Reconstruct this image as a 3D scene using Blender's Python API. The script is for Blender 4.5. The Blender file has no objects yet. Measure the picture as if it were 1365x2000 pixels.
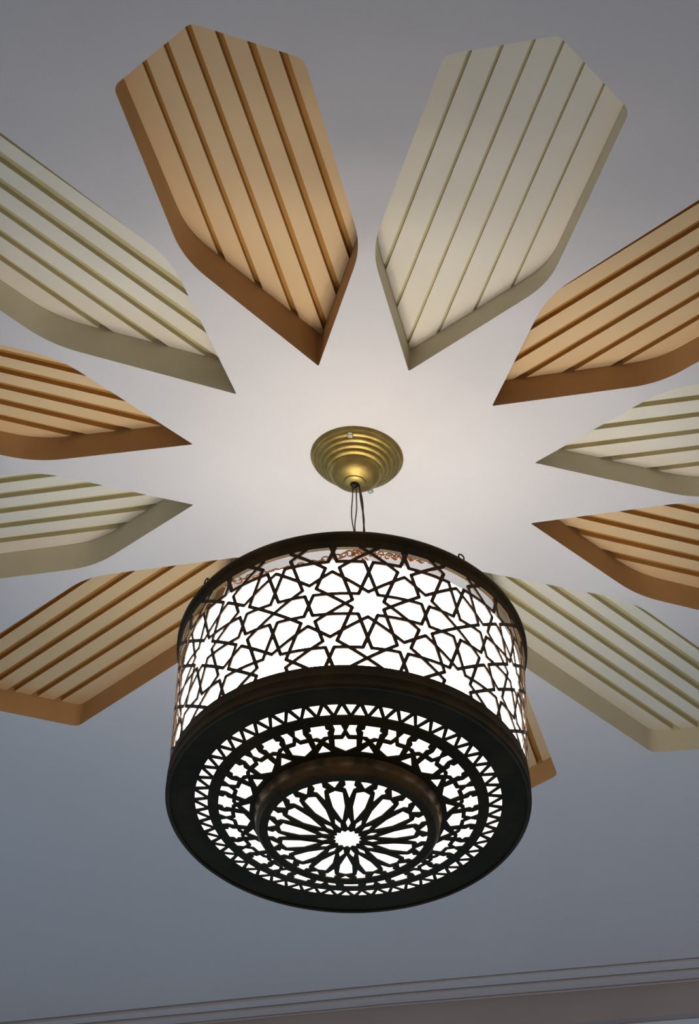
import bpy, bmesh, math, random
import numpy as np
from mathutils import Vector, Matrix
from mathutils.geometry import tessellate_polygon

random.seed(3)
SC = bpy.context.scene
COL = SC.collection

# ------------------------------------------------------------------ camera
CAMZ = 1.5                      # eye height of the photographer
ELEV, ROLL, FPX = 0.6968, 0.0870, 4830.9
_f = Vector((0, math.cos(ELEV), math.sin(ELEV)))
_r = Vector((1, 0, 0))
_u = _r.cross(_f)
CR = math.cos(ROLL) * _r + math.sin(ROLL) * _u
CU = -math.sin(ROLL) * _r + math.cos(ROLL) * _u
cam_data = bpy.data.cameras.new('camera')
cam = bpy.data.objects.new('camera', cam_data)
COL.objects.link(cam)
cam_data.sensor_fit = 'VERTICAL'
cam_data.sensor_height = 36.0
cam_data.lens = 36.0 * FPX / 2000.0
cam_data.clip_start = 0.05
m = Matrix((CR, CU, -_f)).transposed().to_4x4()
m.translation = Vector((0, 0, CAMZ))
cam.matrix_world = m
SC.camera = cam

# ------------------------------------------------------------------ world, exposure
SC.view_settings.view_transform = 'Standard'
SC.view_settings.look = 'None'
SC.view_settings.gamma = 1.0
SC.view_settings.use_curve_mapping = False
SC.view_settings.exposure = 0.0
world = bpy.data.worlds.new('world')
SC.world = world
world.use_nodes = True
wn = world.node_tree
bg = wn.nodes['Background']
# daylight in the room: neutral from behind the viewer, bluer from the windows of the far side
wtc = wn.nodes.new('ShaderNodeTexCoord')
wsx = wn.nodes.new('ShaderNodeSeparateXYZ')
wrp = wn.nodes.new('ShaderNodeValToRGB')
wma = wn.nodes.new('ShaderNodeMath'); wma.operation = 'MULTIPLY_ADD'
wma.inputs[1].default_value = 0.5; wma.inputs[2].default_value = 0.5
wn.links.new(wtc.outputs['Generated'], wsx.inputs[0])
wn.links.new(wsx.outputs['Y'], wma.inputs[0])
wn.links.new(wma.outputs[0], wrp.inputs['Fac'])
wrp.color_ramp.elements[0].color = (1.0, 0.86, 0.82, 1); wrp.color_ramp.elements[0].position = 0.35
wrp.color_ramp.elements[1].color = (0.45, 0.80, 1.15, 1); wrp.color_ramp.elements[1].position = 0.75
wn.links.new(wrp.outputs['Color'], bg.inputs[0])
bg.inputs[1].default_value = 0.245
# daylight entering by the wide window of the far wall
wl_d = bpy.data.lights.new('window_daylight', 'AREA')
wl_d.shape = 'RECTANGLE'; wl_d.size = 5.0; wl_d.size_y = 1.6
wl_d.energy = 16.0
wl_d.color = (0.30, 0.68, 1.0)
wl_o = bpy.data.objects.new('window_daylight', wl_d)
COL.objects.link(wl_o)
wl_o.location = (0.0, 5.3, 2.2)
wl_o.rotation_euler = (math.radians(-115), 0, 0)
GLOW_SIDE, GLOW_IN, GLOW_BASE = 10.5, 0.15, 1.6      # radiance of the lamp's lit diffusers
BULB_W = 1.95
GLOWCOL = (1.0, 0.94, 0.86, 1)

# ------------------------------------------------------------------ helpers
S = 0.3                         # drum radius in metres
H = CAMZ + 9.9066 * S           # ceiling height


def at_height(px, py, z):
    """point at height z seen in the given direction of the survey photo"""
    d = ((px - 682.5) / FPX) * CR - ((py - 1000.0) / FPX) * CU + _f
    return Vector((0, 0, CAMZ)) + d * ((z - CAMZ) / d.z)


def link_mesh(name, bm, mat, parent=None, smooth=False, normals=True):
    if normals:
        bmesh.ops.recalc_face_normals(bm, faces=bm.faces)
    me = bpy.data.meshes.new(name)
    bm.to_mesh(me)
    bm.free()
    me.materials.append(mat)
    if smooth:
        for p in me.polygons:
            p.use_smooth = True
        try:
            me.set_sharp_from_angle(angle=math.radians(35))
        except Exception:
            pass
    o = bpy.data.objects.new(name, me)
    COL.objects.link(o)
    if parent:
        o.parent = parent
    return o


def tag(o, label=None, cat=None, group=None, kind=None):
    if label: o['label'] = label
    if cat: o['category'] = cat
    if group: o['group'] = group
    if kind: o['kind'] = kind
    return o


def principled(name, col, rough=0.6, metal=0.0, noise=0.0, nscale=20.0, bump=0.0, bscale=120.0,
               col2=None, emis=None, estr=0.0, spec=0.5):
    mt = bpy.data.materials.new(name)
    mt.use_nodes = True
    nt = mt.node_tree
    b = nt.nodes['Principled BSDF']
    b.inputs['Roughness'].default_value = rough
    b.inputs['Metallic'].default_value = metal
    b.inputs['Specular IOR Level'].default_value = spec
    b.inputs['Base Color'].default_value = (*col, 1)
    tc = nt.nodes.new('ShaderNodeTexCoord')
    if noise > 0 or col2:
        n = nt.nodes.new('ShaderNodeTexNoise')
        n.inputs['Scale'].default_value = nscale
        n.inputs['Detail'].default_value = 6
        nt.links.new(tc.outputs['Object'], n.inputs['Vector'])
        r = nt.nodes.new('ShaderNodeValToRGB')
        c2 = col2 if col2 else tuple(c * (1 - noise) for c in col)
        r.color_ramp.elements[0].position = 0.35
        r.color_ramp.elements[1].position = 0.65
        r.color_ramp.elements[0].color = (*c2, 1)
        r.color_ramp.elements[1].color = (*col, 1)
        nt.links.new(n.outputs['Fac'], r.inputs['Fac'])
        nt.links.new(r.outputs['Color'], b.inputs['Base Color'])
    if bump > 0:
        n2 = nt.nodes.new('ShaderNodeTexNoise')
        n2.inputs['Scale'].default_value = bscale
        n2.inputs['Detail'].default_value = 5
        nt.links.new(tc.outputs['Object'], n2.inputs['Vector'])
        bp = nt.nodes.new('ShaderNodeBump')
        bp.inputs['Strength'].default_value = bump
        bp.inputs['Distance'].default_value = 0.002
        nt.links.new(n2.outputs['Fac'], bp.inputs['Height'])
        nt.links.new(bp.outputs['Normal'], b.inputs['Normal'])
    if emis:
        b.inputs['Emission Color'].default_value = emis
        b.inputs['Emission Strength'].default_value = estr
    return mt


M = dict(
    ceiling=principled('ceiling_plaster', (0.74, 0.705, 0.715), 0.9, noise=0.03, nscale=3, bump=0.25, bscale=300, spec=0.1),
    wall=principled('wall_paint', (0.70, 0.80, 0.92), 0.9, noise=0.05, nscale=3, spec=0.1),
    fascia=principled('taupe_fascia', (0.45, 0.40, 0.40), 0.8, noise=0.08, nscale=5, spec=0.2),
    floor=principled('floor_tile', (0.62, 0.60, 0.58), 0.6, noise=0.1, nscale=2),
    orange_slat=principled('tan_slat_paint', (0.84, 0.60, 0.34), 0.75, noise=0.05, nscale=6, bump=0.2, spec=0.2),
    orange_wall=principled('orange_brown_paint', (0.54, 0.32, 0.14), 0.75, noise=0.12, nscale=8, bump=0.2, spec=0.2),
    cream_slat=principled('cream_slat_paint', (0.86, 0.79, 0.67), 0.75, noise=0.04, nscale=6, bump=0.2, spec=0.2),
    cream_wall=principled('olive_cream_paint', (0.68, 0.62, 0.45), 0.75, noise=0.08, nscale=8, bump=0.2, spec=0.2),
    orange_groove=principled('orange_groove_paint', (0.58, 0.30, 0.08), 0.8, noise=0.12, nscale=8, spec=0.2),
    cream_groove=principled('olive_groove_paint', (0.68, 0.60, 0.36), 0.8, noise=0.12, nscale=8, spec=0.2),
    dark=principled('dark_bronze', (0.048, 0.030, 0.009), 0.7, 0.0, col2=(0.026, 0.019, 0.006), nscale=14, bump=0.3, spec=0.12),
    rim=principled('bronze_rim', (0.060, 0.036, 0.010), 0.55, 0.0, col2=(0.026, 0.018, 0.006), nscale=14, bump=0.3, spec=0.15),
    lattice=principled('bronze_fretwork', (0.045, 0.020, 0.004), 0.5, 0.3, noise=0.3, nscale=30),
    tier=principled('tarnished_gold', (0.14, 0.08, 0.02), 0.42, 0.6, col2=(0.03, 0.018, 0.007), nscale=16, bump=0.3),
    brass=principled('aged_brass', (0.36, 0.26, 0.08), 0.42, 0.85, col2=(0.26, 0.18, 0.05), nscale=40, bump=0.15),
    copper=principled('copper_chain', (0.36, 0.14, 0.05), 0.4, 0.8),
    cord=principled('brown_cord', (0.035, 0.022, 0.012), 0.6),
    steel=principled('screw_steel', (0.8, 0.78, 0.7), 0.3, 0.9),
    glow=principled('lit_diffuser', (0.35, 0.34, 0.30), 0.6, emis=GLOWCOL, estr=GLOW_SIDE),
    glow_in=principled('lit_diffuser_inside', (0.35, 0.34, 0.30), 0.6, emis=GLOWCOL, estr=GLOW_IN),
    glow_base=principled('lit_base_diffuser', (0.35, 0.34, 0.30), 0.6, emis=GLOWCOL, estr=GLOW_BASE),
)


def fillet(poly, radii, n=5):
    out = []
    N = len(poly)
    for i in range(N):
        p = Vector(poly[i]); a = Vector(poly[i - 1]); b = Vector(poly[(i + 1) % N])
        r = radii[i]
        if r <= 0:
            out.append(p.copy()); continue
        da = (a - p).normalized(); db = (b - p).normalized()
        t = min(r, (a - p).length * .45, (b - p).length * .45)
        p0 = p + da * t; p2 = p + db * t
        for k in range(n + 1):
            s = k / n
            out.append(p0 * (1 - s) ** 2 + p * 2 * s * (1 - s) + p2 * s * s)
    return out


def clip(poly, nrm, off):
    """keep the side nrm.p <= off of a convex polygon"""
    out = []
    for i in range(len(poly)):
        a, b = poly[i - 1], poly[i]
        da, db = a.dot(nrm) - off, b.dot(nrm) - off
        if (da < 0) != (db < 0):
            out.append(a + (b - a) * (da / (da - db)))
        if db <= 0:
            out.append(b.copy())
    return out


def prism(bm, poly, z0, z1):
    """poly: 2-D points; z0, z1: functions of the point giving lower and upper height"""
    lo = [bm.verts.new((p.x, p.y, z0(p))) for p in poly]
    hi = [bm.verts.new((p.x, p.y, z1(p))) for p in poly]
    bm.faces.new(lo[::-1]); bm.faces.new(hi)
    n = len(poly)
    for i in range(n):
        j = (i + 1) % n
        bm.faces.new((lo[i], lo[j], hi[j], hi[i]))


def plate(bm, loops, fn_lo, fn_hi):
    """flat sheet with holes: loops[0] outline, the rest holes; both faces and every edge wall"""
    tris = tessellate_polygon([[Vector((p[0], p[1], 0)) for p in l] for l in loops])
    flat = [p for l in loops for p in l]
    lo = [bm.verts.new(fn_lo(p)) for p in flat]
    hi = [bm.verts.new(fn_hi(p)) for p in flat] if fn_hi else None
    for t in tris:
        try:
            bm.faces.new([lo[i] for i in t])
            if hi: bm.faces.new([hi[i] for i in reversed(t)])
        except ValueError:
            pass
    if hi:
        k = 0
        for l in loops:
            n = len(l)
            for i in range(n):
                a, b = k + i, k + (i + 1) % n
                try: bm.faces.new((lo[a], lo[b], hi[b], hi[a]))
                except ValueError: pass
            k += n


def lathe(bm, prof, xf, n=128, closed=True):
    rings = []
    for r, h in prof:
        rings.append([bm.verts.new(xf(r * math.sin(2 * math.pi * k / n), -r * math.cos(2 * math.pi * k / n), h)) for k in range(n)] if r > 1e-6
                     else [bm.verts.new(xf(0, 0, h))])
    m_ = len(rings)
    for i in range(m_ if closed else m_ - 1):
        A, B = rings[i], rings[(i + 1) % m_]
        for k in range(n):
            l = (k + 1) % n
            if len(A) == 1 and len(B) == 1: continue
            if len(A) == 1: bm.faces.new((A[0], B[k], B[l]))
            elif len(B) == 1: bm.faces.new((A[k], A[l], B[0]))
            else: bm.faces.new((A[k], A[l], B[l], B[k]))


def tube(bm, pts, rad, n=8, closed=False, caps=True):
    pts = [Vector(p) for p in pts]
    N = len(pts)
    rings = []
    up = None
    for i in range(N):
        if closed:
            t = (pts[(i + 1) % N] - pts[i - 1]).normalized()
        else:
            t = (pts[min(i + 1, N - 1)] - pts[max(i - 1, 0)]).normalized()
        if up is None:
            up = t.orthogonal().normalized()
        up = (up - t * up.dot(t)).normalized()
        s = t.cross(up)
        rings.append([bm.verts.new(pts[i] + (up * math.cos(2 * math.pi * k / n) + s * math.sin(2 * math.pi * k / n)) * rad) for k in range(n)])
    for i in range(N if closed else N - 1):
        A, B = rings[i], rings[(i + 1) % N]
        for k in range(n):
            bm.faces.new((A[k], A[(k + 1) % n], B[(k + 1) % n], B[k]))
    if not closed and caps:
        bm.faces.new(rings[0][::-1]); bm.faces.new(rings[-1])


# ------------------------------------------------------------------ petal outlines on the ceiling
XS, YS = 0.0066 * 9.9066 * S, 1.1669 * 9.9066 * S       # centre of the ceiling star
K = 9.9066 * S
RT, US, W1, UO, W2, UA = .1088 * K, .2005 * K, .0507 * K, .3363 * K, .0521 * K, .3686 * K
PH = -0.3131
# surveyed corners (tip, shoulder +-1, outer corner +-1, apex) where the photo shows them
SV = {0: {'t': (622, 715), 's-': (357, 504), 's+': (706, 482), 'o-': (221, 169), 'a': (372, 45), 'o+': (594, 115)},
      1: {'t': (798, 725), 's-': (725, 488), 'a': (1091, 69), 'o+': (1230, 216), 's+': (1071, 555), 'o-': (868, 107)},
      11: {'t': (462, 770), 's+': (333, 507), 's-': (97, 672)},
      10: {'t': (377, 868), 's-': (69, 903), 's+': (115, 700)},
      9: {'t': (378, 986), 's+': (74, 921), 's-': (184, 1107)},
      8: {'s+': (169, 1127), 'o-': (151, 1419)},
      2: {'t': (961, 793), 's-': (1068, 579), 's+': (1287, 749)},
      3: {'t': (1044, 904), 's-': (1304, 758)},
      4: {'t': (1036, 1022), 's+': (1244, 1163)},
      5: {'t': (938, 1116), 's-': (1235, 1174), 'o+': (1274, 1470)},
      6: {'o-': (1089, 1514)}}


def model_pt(k, key):
    u, v = {'t': (RT, 0), 's-': (US, -W1), 's+': (US, W1), 'o-': (UO, -W2), 'o+': (UO, W2), 'a': (UA, 0)}[key]
    a = PH + k * math.pi / 6
    return Vector((XS + u * math.sin(a) + v * math.cos(a), YS - u * math.cos(a) + v * math.sin(a)))


KEYS = ['t', 's+', 'o+', 'a', 'o-', 's-']
RAD = [0.004, 0.050, 0.016, 0.010, 0.015, 0.055]
petals = {}
for k in range(12):
    sv = SV.get(k, {})
    loc = {}
    diffs = []
    for key in KEYS:
        if key in sv:
            p = at_height(*sv[key], H)
            loc[key] = Vector((p.x, p.y))
            diffs.append((key, loc[key] - model_pt(k, key)))
    for key in KEYS:
        if key not in loc:
            p = model_pt(k, key)
            if diffs:                       # carry the hand-made deviation of the nearest surveyed corner
                best = min(diffs, key=lambda d: (model_pt(k, d[0]) - p).length)
                p = p + best[1] * 0.8
            loc[key] = p
    petals[k] = fillet([loc[q] for q in KEYS], RAD, 7), loc

# ------------------------------------------------------------------ cornice lines
XL = [-1400, -500, 0, 400, 765, 1065, 1365, 1900, 3100]
LINES = [[2042, 1997, 1956.5, 1921, 1895, 1869.5, 1826],
         [2050, 2005, 1964.5, 1927.5, 1900.5, 1875.5, 1832],
         [2058, 2013, 1976, 1940, 1915, 1889.5, 1846],
         [2065, 2020, 1983, 1947, 1921.5, 1896, 1853],
         [2078, 2033, 1994, 1959.5, 1935, 1910, 1868],
         [2083, 2038, 1999, 1964.5, 1940.5, 1915.5, 1873]]
LINES = [[ys[0] + 82] + ys + [ys[-1] - 97] for ys in LINES]
CL = [[at_height(x, y, H) for x, y in zip(XL, ys)] for ys in LINES]

# ceiling with the twelve star-shaped openings
bm = bmesh.new()
edge = [(p.x, p.y) for p in CL[0]]
outer = [(-4.5, -2.5), (4.5, -2.5), (4.5, edge[-1][1] - 0.35)] + [edge[i] for i in range(len(edge) - 1, -1, -1)] + [(-4.5, edge[0][1] + 0.9)]
plate(bm, [outer] + [[(p.x, p.y) for p in petals[k][0]][::-1] for k in range(12)], lambda p: (p[0], p[1], H), None)
for f in bm.faces:
    if f.normal.z > 0: f.normal_flip()
tag(link_mesh('ceiling', bm, M['ceiling'], normals=False), kind='structure')

# cornice: two flat strips parted by three shadow grooves, then a taupe fascia
bm = bmesh.new()


def strip(bm, A, B, za, zb):
    va = [bm.verts.new((p.x, p.y, za)) for p in A]
    vb = [bm.verts.new((p.x, p.y, zb)) for p in B]
    for i in range(len(A) - 1):
        bm.faces.new((va[i], va[i + 1], vb[i + 1], vb[i]))


G = 0.06
for i in (0, 2, 4):
    strip(bm, CL[i], CL[i], H, H + G)
    strip(bm, CL[i], CL[i + 1], H + G, H + G)
    strip(bm, CL[i + 1], CL[i + 1], H + G, H)
for i in (1, 3):
    strip(bm, CL[i], CL[i + 1], H, H)
tag(link_mesh('trim_1', bm, M['ceiling']), kind='structure')
bm = bmesh.new()
FH = 0.085
strip(bm, CL[5], CL[5], H, H - FH)
back = [p + Vector((0.02, 0.05, 0)) for p in CL[5]]
strip(bm, CL[5], back, H - FH, H - FH)
strip(bm, back, back, H - FH, H)
strip(bm, back, CL[5], H, H)
tag(link_mesh('trim_2', bm, M['fascia']), kind='structure')
bm = bmesh.new()
wl = [p + Vector((0.01, 0.02, 0)) for p in CL[5]]
wl2 = [p + Vector((0.03, 0.15, 0)) for p in CL[5]]
WB = 3.2                        # head of the wide window opening in the far wall
strip(bm, wl, wl, H - FH - 0.001, WB); strip(bm, wl2, wl2, H - FH - 0.001, WB); strip(bm, wl, wl2, H - FH - 0.001, H - FH - 0.001); strip(bm, wl, wl2, WB, WB)
strip(bm, wl, wl, 0.9, 0); strip(bm, wl2, wl2, 0.9, 0); strip(bm, wl, wl2, 0.9, 0.9)
for i in (0, len(wl) - 2):      # the piers left and right of the opening
    strip(bm, wl[i:i + 2], wl[i:i + 2], WB, 0.9); strip(bm, wl2[i:i + 2], wl2[i:i + 2], WB, 0.9)
tag(link_mesh('wall_far', bm, M['wall']), kind='structure')
bm = bmesh.new()
prism(bm, [Vector(p) for p in [(-4.5, -2.5), (4.5, -2.5), (4.5, 7.5), (-4.5, 7.5)]], lambda p: -0.1, lambda p: 0.0)
tag(link_mesh('floor', bm, M['floor']), kind='structure')

# ------------------------------------------------------------------ the twelve slatted recesses
LAB = {0: ('orange-brown slatted petal recess at the top left of the ceiling star, above the canopy', .076, .050, (.009, .0125)),
       1: ('cream slatted petal recess at the top right of the star with the thinnest grooves', .051, .042, (.0058, .0042)),
       2: ('orange-brown slatted petal recess at the upper right, between two cream ones', .058, .058, (.0135, .0105)),
       3: ('cream slatted petal recess at the right edge, level with the brass canopy', .047, .05, (.0135, .0115)),
       4: ('orange-brown slatted petal recess at the right edge, just above the drum lamp', .054, .055, (.014, .017)),
       5: ('cream slatted petal recess touching the right side of the drum lamp', .055, .055, (.019, .015)),
       6: ('orange-brown petal recess mostly behind the drum lamp, one corner showing at its right', .055, .055, (.014, .014)),
       7: ('cream petal recess hidden directly behind the body of the drum lamp', .055, .055, (.014, .014)),
       8: ('orange-brown slatted petal recess at the left touching the rim of the drum lamp', .055, .055, (.013, .016)),
       9: ('cream slatted petal recess at the left edge, second above the drum lamp', .067, .062, (.014, .017)),
       10: ('orange-brown slatted petal recess at the left edge, level with the brass canopy', .055, .058, (.015, .019)),
       11: ('cream slatted petal recess at the upper left with broad olive grooves', .071, .06, (.012, .020))}
for k in range(12):
    outline, loc = petals[k]
    label, d0, d1, (ga, gb) = LAB[k]
    warm = k % 2 == 0
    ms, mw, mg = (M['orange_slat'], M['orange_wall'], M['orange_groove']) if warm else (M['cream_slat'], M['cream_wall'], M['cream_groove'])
    a = PH + k * math.pi / 6
    tip = loc['t']
    ax = (((loc['s+'] + loc['o+'] + loc['s-'] + loc['o-']) / 4) - (loc['s+'] + loc['s-']) / 2).normalized()
    if k in (0, 1, 11, 2, 10, 9):
        ax = ((loc['o+'] - loc['s+']).normalized() + (loc['o-'] - loc['s-']).normalized()).normalized()
    lat = Vector((-ax.y, ax.x))
    L = (loc['a'] - tip).dot(ax)
    mid = (loc['s+'] + loc['o+'] + loc['s-'] + loc['o-']) / 4

    def depth(p):
        s = max(0, min(1, (Vector((p[0], p[1])) - tip).dot(ax) / L))
        return H + d0 + (d1 - d0) * s
    root = bpy.data.objects.new('slatted_ceiling_recess', None)
    COL.objects.link(root)
    org = Vector((mid.x, mid.y, H))
    root.location = org
    tag(root, label, 'ceiling recess', 'slatted recesses of the twelve petalled ceiling star')

    def part(name, bm, mat):
        bmesh.ops.translate(bm, verts=bm.verts, vec=-org)
        return link_mesh(name, bm, mat, root)
    GD = 0.010 if warm else (0.005 if k == 1 else 0.010)
    # side wall: lining from the ceiling up to the backing, 12 mm thick
    bm = bmesh.new()
    n = len(outline)
    cen = sum(outline, Vector((0, 0))) / n
    off = []
    for i in range(n):
        t = (outline[(i + 1) % n] - outline[i - 1]).normalized()
        nn = Vector((t.y, -t.x))
        if nn.dot(outline[i] - cen) < 0: nn = -nn
        off.append(outline[i] + nn * 0.012)
    il = [bm.verts.new((p.x, p.y, H)) for p in outline]
    ih = [bm.verts.new((p.x, p.y, depth(p) + GD)) for p in outline]
    ol = [bm.verts.new((p.x, p.y, H + 0.001)) for p in off]
    oh = [bm.verts.new((p.x, p.y, depth(p) + GD)) for p in off]
    for i in range(n):
        j = (i + 1) % n
        for A, B in ((il, ih), (ih, oh), (oh, ol), (ol, il)):
            bm.faces.new((A[i], A[j], B[j], B[i]))
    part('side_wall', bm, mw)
    bm = bmesh.new()
    prism(bm, [p.copy() for p in off], lambda p: depth(p) + GD + 0.0005, lambda p: depth(p) + GD + 0.012)
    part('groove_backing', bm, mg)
    # seven slats with six grooves
    v0 = min((p - mid).dot(lat) for p in outline); v1 = max((p - mid).dot(lat) for p in outline)
    # outline shrunk a hair so that slats touch, not cross, the lining
    shr = [p + (cen - p).normalized() * 0.0006 for p in outline]
    cuts = [v0 + (v1 - v0) * (i / 7.0) for i in range(8)]
    for i in range(7):
        g0 = ga + (gb - ga) * ((i - 1) / 5.0) if i > 0 else 0
        g1 = ga + (gb - ga) * (i / 5.0) if i < 6 else 0
        # lat points to the '-' or '+' side; '+' side is increasing azimuth
        sgn = 1 if (loc['s+'] - loc['s-']).dot(lat) > 0 else -1
        if sgn < 0:
            g0 = gb + (ga - gb) * ((i - 1) / 5.0) if i > 0 else 0
            g1 = gb + (ga - gb) * (i / 5.0) if i < 6 else 0
        lo_, hi_ = cuts[i] + g0 / 2, cuts[i + 1] - g1 / 2
        poly = clip(shr, -lat, -(mid.dot(lat) + lo_))
        poly = clip(poly, lat, mid.dot(lat) + hi_)
        if len(poly) < 3: continue
        # drop near duplicates
        q = [poly[0]]
        for p in poly[1:]:
            if (p - q[-1]).length > 1e-5: q.append(p)
        if (q[0] - q[-1]).length < 1e-5: q.pop()
        bm = bmesh.new()
        prism(bm, q, lambda p: depth(p), lambda p: depth(p) + GD)
        so = part('slat', bm, ms)
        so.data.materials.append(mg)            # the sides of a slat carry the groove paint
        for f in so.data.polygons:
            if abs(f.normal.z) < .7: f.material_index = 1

# ------------------------------------------------------------------ the drum lamp
TX, TY = -0.0886, -0.0428
Rx = Matrix.Rotation(TX, 3, 'X'); Ry = Matrix.Rotation(TY, 3, 'Y')
TILT = Rx @ Ry
C0 = Vector((0.1065, 11.3157, 7.9425)) * S + Vector((0, 0, CAMZ))
lamp = bpy.data.objects.new('pendant_lamp', None)
COL.objects.link(lamp)
lamp.location = C0
tag(lamp, 'dark bronze drum pendant lamp with glowing star fretwork hanging below the ceiling star', 'lamp')


def dx(x, y, h):                # drum units -> position relative to the lamp's empty
    return TILT @ Vector((x, y, h)) * S


def pol(r, adeg, h):
    a = math.radians(adeg)
    return dx(r * math.sin(a), -r * math.cos(a), h)


# --- side fretwork: ten-fold star strapwork on the drum wall
RHO = 2 * math.pi / 6 / 3.2361
AZ0 = 0.0351
t18 = math.tan(math.radians(18)); t36 = math.tan(math.radians(36)); t54 = math.tan(math.radians(54))
BX, BY = 1.6180, 1.17557
DD = abs(2 * BY * 0 + 1.0515 * math.sin(math.radians(18)) - (1.0515 * math.cos(math.radians(36)) - (BY - .618 * t36)) * math.cos(math.radians(36)))


def ang(d, r=1.0): return np.array([math.cos(math.radians(d)), math.sin(math.radians(d))]) * r


rv = DD / math.sin(math.radians(54))
segs = []
vy = BY - DD
vx = (vy - DD / math.sin(math.radians(18))) * t18
for sx in (1, -1):
    segs.append(((0, BY), (sx * BX, 2 * BY)))
    for ph in (36,):
        u = ang(ph); nn = ang(ph + 90)
        for s in (1, -1):
            p = u * (DD / t54) + nn * DD * s; q = u * (2 - DD / t54) + nn * DD * s
            segs.append(((sx * p[0], p[1]), (sx * q[0], q[1])))
    for s in (1, -1):
        segs.append(((sx * DD / t54, s * DD), (sx * (BX - vx), s * DD)))
    p = ang(162, rv); q = np.array([-BX, 3 * BY]) + ang(342, rv)
    segs.append(((sx * p[0], p[1]), (sx * q[0], q[1])))
    p = ang(54, rv)
    for s in (1, -1):
        segs.append(((sx * p[0], s * p[1]), (sx * -vx, s * vy)))
HLO, HHI = -0.45, 0.43
HW = 0.0106


def bar(bm, p, q, r0, r1):
    """strap from p to q (azimuth radians, height) laid on the drum wall"""
    p = np.array(p); q = np.array(q)
    L = np.linalg.norm(q - p)
    t = (q - p) / L
    # clip in height
    s0, s1 = 0.0, 1.0
    dh = q[1] - p[1]
    if abs(dh) < 1e-9:
        if not (HLO < p[1] < HHI): return
    else:
        a, b = sorted(((HLO - p[1]) / dh, (HHI - p[1]) / dh))
        s0, s1 = max(s0, a), min(s1, b)
        if s1 <= s0: return
    P, Q = p + (q - p) * s0, p + (q - p) * s1
    L = np.linalg.norm(Q - P)
    n = max(1, int(math.ceil(L / 0.06)))
    nrm = np.array([-t[1], t[0]]) * HW
    prev = None
    for i in range(n + 1):
        c = P + (Q - P) * i / n
        row = []
        for sgn in (1, -1):
            w = c + nrm * sgn
            for r in (r0, r1):
                row.append(bm.verts.new(dx(r * math.sin(w[0]), -r * math.cos(w[0]), w[1])))
        a0, a1, b0, b1 = row
        if prev:
            x0, x1, y0, y1 = prev
            bm.faces.new((x1, a1, b1, y1)); bm.faces.new((x0, y0, b0, a0))
            bm.faces.new((x0, a0, a1, x1)); bm.faces.new((y0, y1, b1, b0))
        else:
            bm.faces.new((a0, a1, b1, b0))
        prev = row
    x0, x1, y0, y1 = prev
    bm.faces.new((x0, y0, y1, x1))


def stud(bm, c, r0, r1):
    """round joint where straps meet"""
    if not (HLO < c[1] < HHI): return
    ra = []; rb = []
    for k_ in range(10):
        w = (c[0] + HW * math.cos(k_ * math.pi / 5), c[1] + HW * math.sin(k_ * math.pi / 5))
        ra.append(bm.verts.new(dx(r0 * math.sin(w[0]), -r0 * math.cos(w[0]), w[1])))
        rb.append(bm.verts.new(dx(r1 * math.sin(w[0]), -r1 * math.cos(w[0]), w[1])))
    bm.faces.new(ra); bm.faces.new(rb[::-1])
    for k_ in range(10):
        l_ = (k_ + 1) % 10
        bm.faces.new((ra[k_], rb[k_], rb[l_], ra[l_]))


def star_gaps(a, b):
    """cut a strap where it would run across the heart of a five-pointed star"""
    a = np.array(a); b = np.array(b)
    L = np.linalg.norm(b - a); t = (b - a) / L
    n = np.array([-t[1], t[0]])
    cuts = []
    for i in range(-4, 5):
        for j in range(-4, 5):
            if (i + j) % 2: continue
            for an in (18, 54, 126, 162):           # star hearts: decagon corners
                v = np.array([i * BX, j * BY]) + ang(an, 1.05146)
                if abs(abs((v - a) @ n) - SD) < .004:
                    s = (v - a) @ t
                    if .01 < s < L - .01:
                        cuts.append((s - SD * t36, s + SD * t36))
    cuts = sorted(set((round(x, 3), round(y, 3)) for x, y in cuts))
    out = []; s0 = 0.0
    for x, y in cuts:
        if x > s0 + .02: out.append((a + t * s0, a + t * x))
        s0 = max(s0, y)
    if L > s0 + .02: out.append((a + t * s0, b))
    return out


SD = 1.05146 * math.sin(math.radians(18)) - DD
pieces = []
for a_, b_ in segs:
    pieces += star_gaps(a_, b_)
bm = bmesh.new()
seen = set()
for row in range(-6, 5):
    for col in range(6):
        cx = col * 2 * BX + (BX if row % 2 else 0)
        cy = row * BY
        for a, b in pieces:
            P = ((a[0] + cx) * RHO, (a[1] + cy) * RHO)
            Q = ((b[0] + cx) * RHO, (b[1] + cy) * RHO)
            mx = ((P[0] + Q[0]) / 2) % (2 * math.pi)
            if mx > 2 * math.pi - 1e-4: mx = 0
            key = (round(mx, 3), round((P[1] + Q[1]) / 2, 3), round(abs(Q[0] - P[0]), 3), round((Q[1] - P[1]) * (1 if Q[0] > P[0] else -1), 3))
            if key in seen: continue
            seen.add(key)
            bar(bm, (P[0] + AZ0, P[1]), (Q[0] + AZ0, Q[1]), 0.975, 0.982)
            for e_ in (P, Q):
                stud(bm, (e_[0] + AZ0, e_[1]), 0.975, 0.982)
link_mesh('side_fretwork', bm, M['lattice'], lamp)

# --- rims
bm = bmesh.new()
lathe(bm, [(.984, .412), (.986, .465), (.993, .474), (1.0, .488), (1.0, .508), (.994, .522), (.982, .526), (.966, .522), (.964, .412)], dx, 160)
link_mesh('top_rim', bm, M['rim'], lamp, smooth=True)
bm = bmesh.new()
lathe(bm, [(.984, -.436), (.984, -.49), (.989, -.500), (.984, -.512), (.984, -.548), (.990, -.558), (.990, -.572), (.980, -.582), (.966, -.580), (.962, -.436)], dx, 160)
link_mesh('bottom_rim', bm, M['rim'], lamp, smooth=True)

# --- bottom plate: zigzag band and star band
HP = -0.575


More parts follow.
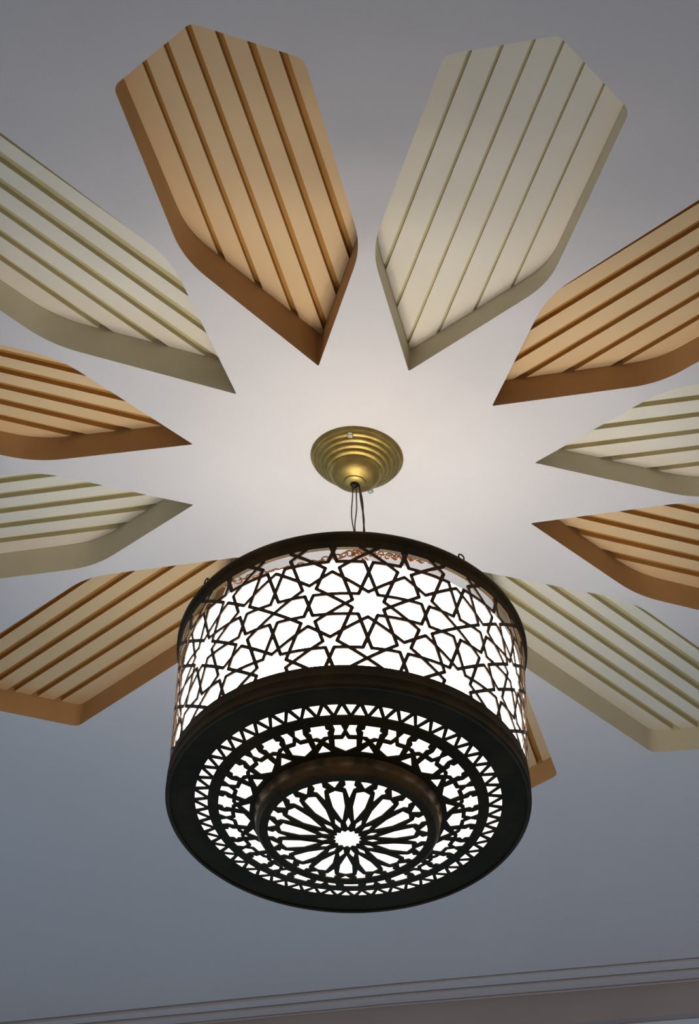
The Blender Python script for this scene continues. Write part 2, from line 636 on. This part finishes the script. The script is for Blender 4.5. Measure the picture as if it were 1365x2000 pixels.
def P2(r, a):
    a = math.radians(a)
    return (r * math.sin(a), -r * math.cos(a))


def circle(r, n): return [P2(r, 360.0 * k / n) for k in range(n)]


def hole(pts, off, mirror=False):
    q = [((-a if mirror else a) + off, r) for a, r in pts]
    if mirror: q = q[::-1]
    return [P2(r, a) for a, r in q]


def chord(a0, a1, r, n=2):
    return [(a0 + (a1 - a0) * k / n, r) for k in range(n + 1)]


holes = []
NT = 54
for k in range(NT):
    a = -2.5 + k * 360 / NT
    holes.append(hole([(-2.15, .831), (0, .832), (2.15, .831), (0, .771)], a))
    a += 180 / NT
    holes.append(hole([(-2.35, .761), (0, .820), (2.35, .761)], a))
RP = -4.8
cup = [(0, .634), (1.25, .612), (5.35, .612), (5.7, .563), (0, .533), (-5.7, .563), (-5.35, .612), (-1.25, .612)]
arrow = [(1.85, .701), (5.3, .702), (4.6, .670), (5.55, .635), (2.15, .634), (.65, .666)]
star8 = [(3.15, .702), (3.3, .678), (5.0, .670), (3.7, .655), (3.8, .629), (1.65, .629), (0, .616)]
star8 = star8 + [(-a, r) for a, r in star8[-2::-1]]
kite = [(1.4, .601), (3.55, .614), (3.55, .584)]
tri = [(0, .578), (4.05, .533), (-4.05, .533)]
for k in range(15):
    a = RP + 24 * k
    holes.append(hole(cup, a))
    holes.append(hole(arrow, a)); holes.append(hole(arrow, a, True))
    b = a + 12
    holes.append(hole(star8, b))
    holes.append(hole(kite, b)); holes.append(hole(kite, b, True))
    holes.append(hole(tri, b))
bm = bmesh.new()


def cone(p, off=0.0):           # the plate sinks towards its middle like a shallow dish
    r = math.hypot(p[0], p[1])
    return dx(p[0], p[1], -.573 - .235 * max(0.0, .83 - r) + off)


def ch(r): return -.573 - .235 * max(0.0, .83 - r)


def solid_band(bm, r0, r1, hf, t):      # unpierced ring of the plate between two bands of fretwork
    lathe(bm, [(r0, hf(r0)), (r1, hf(r1)), (r1, hf(r1) + t), (r0, hf(r0) + t)], dx, 180)


rr_ = lambda h: sum(math.hypot(*p) for p in h) / len(h)
zig = [h for h in holes if rr_(h) > .74]
rng = [h for h in holes if rr_(h) <= .74]
up_, lo2_ = (lambda p: cone(p, .007)), (lambda p: cone(p))
solid_band(bm, .972, .83, ch, .007)
solid_band(bm, .8305, .8300, ch, .007)
plate(bm, [circle(.8345, 216), circle(.7585, 216)] + zig, lo2_, up_)
solid_band(bm, .7590, .7050, ch, .007)
plate(bm, [circle(.7055, 180), circle(.5300, 180)] + rng, lo2_, up_)
solid_band(bm, .5305, .4900, ch, .007)
link_mesh('bottom_plate', bm, M['dark'], lamp)

# --- hanging tier and domed rosette
bm = bmesh.new()
lathe(bm, [(.500, -.650), (.508, -.654), (.505, -.662), (.500, -.672), (.4985, -.700), (.497, -.722), (.489, -.738), (.482, -.749), (.476, -.753), (.470, -.750),
           (.472, -.738), (.480, -.720), (.486, -.690), (.489, -.660), (.492, -.648)], dx, 120)
link_mesh('tier_wall', bm, M['tier'], lamp, smooth=True)


def dome(p, off=0.0):
    r = math.hypot(*p)
    return dx(p[0], p[1], -.752 - .058 * (1 - min(1, r / .44) ** 2) + off)


RR = -1.8
holes = []
c15 = []
for k in range(15):
    c15.append(P2(.080, RR + 24 * k)); c15.append(P2(.064, RR + 12 + 24 * k))
holes.append(c15)
rst = [(3.8, .429), (3.1, .402), (5.7, .386), (2.9, .372), (0, .312)]
rst = [(0, .4295)] + rst + [(-a, r) for a, r in rst[-2::-1]]
for k in range(15):
    a = RR + 24 * k
    holes.append(hole(rst, a))
    holes.append(hole([(0, .176), (6.0, .137), (0, .093), (-6.0, .137)], a))
    b = a + 12
    holes.append(hole([(0, .428), (4.7, .426), (0, .383), (-4.7, .426)], b))
    holes.append(hole([(0, .367), (6.0, .354), (7.2, .255), (0, .152), (-7.2, .255), (-6.0, .354)], b))
bm = bmesh.new()
rh_ = lambda r: -.752 - .058 * (1 - min(1, r / .44) ** 2)
solid_band(bm, .477, .432, rh_, .008)
plate(bm, [circle(.4325, 180)] + holes, lambda p: dome(p), lambda p: dome(p, .008))
link_mesh('rosette_plate', bm, M['dark'], lamp)

# --- lit diffusers behind the fretwork
bm = bmesh.new()
lathe(bm, [(.950, -.556), (.950, .345), (.944, .345), (.944, -.556)], dx, 128)
sd = link_mesh('side_diffuser', bm, M['glow'], lamp, smooth=True)
sd.data.materials.append(M['glow_in'])
for p in sd.data.polygons:
    c = TILT.transposed() @ p.center / S
    if math.hypot(c.x, c.y) < .947: p.material_index = 1
bm = bmesh.new()
lathe(bm, [(.942, -.564), (.942, -.558), (.83, -.558), (.500, -.634), (.480, -.634), (.480, -.640), (.500, -.641), (.83, -.564)], dx, 96)
link_mesh('bottom_diffuser', bm, M['glow_base'], lamp)
bm = bmesh.new()
prof = [(.001, 0)] + [(.445 * i / 10, 0) for i in range(1, 11)]
pr = [(r, -.752 - .058 * (1 - min(1, r / .44) ** 2) + .018) for r, _ in prof]
pr = pr + [(r, h + .006) for r, h in pr[::-1]]
lathe(bm, pr, dx, 96)
link_mesh('rosette_diffuser', bm, M['glow_base'], lamp, smooth=True)

# --- hooks, chains, hub
HUBH = 1.33
hub = at_height(700, 1076, CAMZ + 9.26 * S) - C0
chains = []
for az in (34, 124, 214, 301):
    base = pol(.985, az, .522)
    rad = pol(1, az, 0).normalized(); upv = dx(0, 0, 1).normalized(); tang = rad.cross(upv).normalized()
    bm = bmesh.new()
    R_ = .0058
    pts = [base + upv * (R_ * 1.0 + R_ * math.sin(t)) + tang * R_ * math.cos(t) for t in [2 * math.pi * i / 14 for i in range(14)]]
    tube(bm, pts, .0014, 6, closed=True)
    link_mesh('hook', bm, M['dark'], lamp, smooth=True)
    a0 = pol(.972, az, .50) + upv * 0.004
    a1 = hub
    dist = (a1 - a0).length
    nl = int(dist / 0.0155)
    bm = bmesh.new()
    sag = 0.004

    def cpt(s):
        return a0 + (a1 - a0) * s - Vector((0, 0, sag * 4 * s * (1 - s)))
    for i in range(nl):
        s0, s1 = i / nl, (i + 1) / nl
        c = (cpt(s0) + cpt(s1)) / 2
        t = (cpt(s1) - cpt(s0)).normalized()
        side = t.cross(Vector((0, 0, 1))).normalized()
        nv = side.cross(t)
        w = side if i % 2 else nv
        w = (w + (nv if i % 2 else side) * random.uniform(-.5, .5)).normalized()
        pts = [c + t * 0.0105 * math.cos(q) + w * 0.0058 * math.sin(q) for q in [2 * math.pi * j / 14 for j in range(14)]]
        tube(bm, pts, .0013, 6, closed=True)
    link_mesh('chain', bm, M['copper'], lamp, smooth=True)

# --- the bulbs inside the drum, shining up through its open top
for k_ in range(4):
    ld = bpy.data.lights.new('bulb', 'POINT')
    ld.energy = BULB_W
    ld.color = (1.0, 0.93, 0.84)
    ld.shadow_soft_size = 0.03
    lo_ = bpy.data.objects.new('bulb', ld)
    COL.objects.link(lo_)
    lo_.parent = lamp
    lo_.location = pol(.34, 45 + 90 * k_, -.36)

# --- ceiling canopy
can = at_height(697, 893, H)
co = can - C0
bm = bmesh.new()


def cx_(x, y, h): return co + Vector((x, y, -h))


prof = [(0, 0.0), (.0838, 0.0), (.0848, .0015), (.0838, .0035), (.080, .0065), (.0795, .010), (.0775, .0125), (.073, .0140), (.0722, .0175), (.0698, .0200), (.0655, .0212),
        (.0645, .0250), (.0618, .0275), (.0575, .0285), (.0565, .0320), (.0535, .0345), (.0490, .0355), (.0475, .0375), (.0468, .0410), (.0440, .0470),
        (.0385, .0530), (.0310, .0575), (.0225, .0600), (.0205, .0610), (.0198, .0635), (.0160, .0655), (.0085, .0660), (.0078, .0640), (.0070, .0560), (0, .0560)]
lathe(bm, prof, cx_, 96, closed=False)
link_mesh('canopy', bm, M['brass'], lamp, smooth=True)
for a_, r_ in ((-12, .0755), (158, .0815)):
    bm = bmesh.new()
    aa = math.radians(a_)
    b0 = (r_ * math.sin(aa), -r_ * math.cos(aa))
    lathe(bm, [(0, 0), (.0056, 0), (.0056, .003), (.0040, .0048), (.0016, .0050), (.0012, .0030), (0, .0030)],
          lambda x, y, h: co + Vector((b0[0] + x, b0[1] + y, -.0125 - h)), 20, closed=False)
    link_mesh('screw', bm, M['steel'], lamp, smooth=True)
# knot of cord in the canopy mouth and the hanging wires
bm = bmesh.new()
kc = co + Vector((0, 0, -.066))
pts = [kc + Vector((.0045 * math.cos(t * 2.4), .0045 * math.sin(t * 1.9), -.009 + .018 * ((t * 5) % 7) / 7)) for t in [i * .45 for i in range(18)]]
tube(bm, pts, .0022, 6)
link_mesh('knot', bm, M['cord'], lamp, smooth=True)


def wire(px0, px1, bend, rad, twist=0.0, ph=0.0):
    bm = bmesh.new()
    z0 = H - .060; z1 = hub.z + C0.z
    a = at_height(px0, 950, z0) - C0
    a.y = kc.y
    b = hub + Vector(((px1 - 700) * .0008, 0, 0))
    pts = []
    N = 36
    for i in range(N + 1):
        s = i / N
        p = a + (b - a) * s
        p += CR * (bend * math.sin(math.pi * s) + twist * math.sin(s * 9 + ph) * math.sin(math.pi * s))
        p += Vector((0, twist * math.cos(s * 9 + ph) * math.sin(math.pi * s), 0))
        pts.append(p)
    tube(bm, pts, rad, 6)
    link_mesh('cord', bm, M['cord'], lamp, smooth=True)


wire(688, 696, -.004, .0011, .0015, 0.4)
wire(697, 697, -.003, .0011, -.0018, 1.5)
wire(699, 712, .005, .0016, .0012, 0)
wire(700, 712, .003, .0016, -.0012, 0)
bm = bmesh.new()
pts = [hub + Vector((.010 * math.cos(t), 0, .010 * math.sin(t) - .004)) for t in [2 * math.pi * i / 16 for i in range(16)]]
tube(bm, pts, .0016, 6, closed=True)
link_mesh('suspension_ring', bm, M['copper'], lamp, smooth=True)
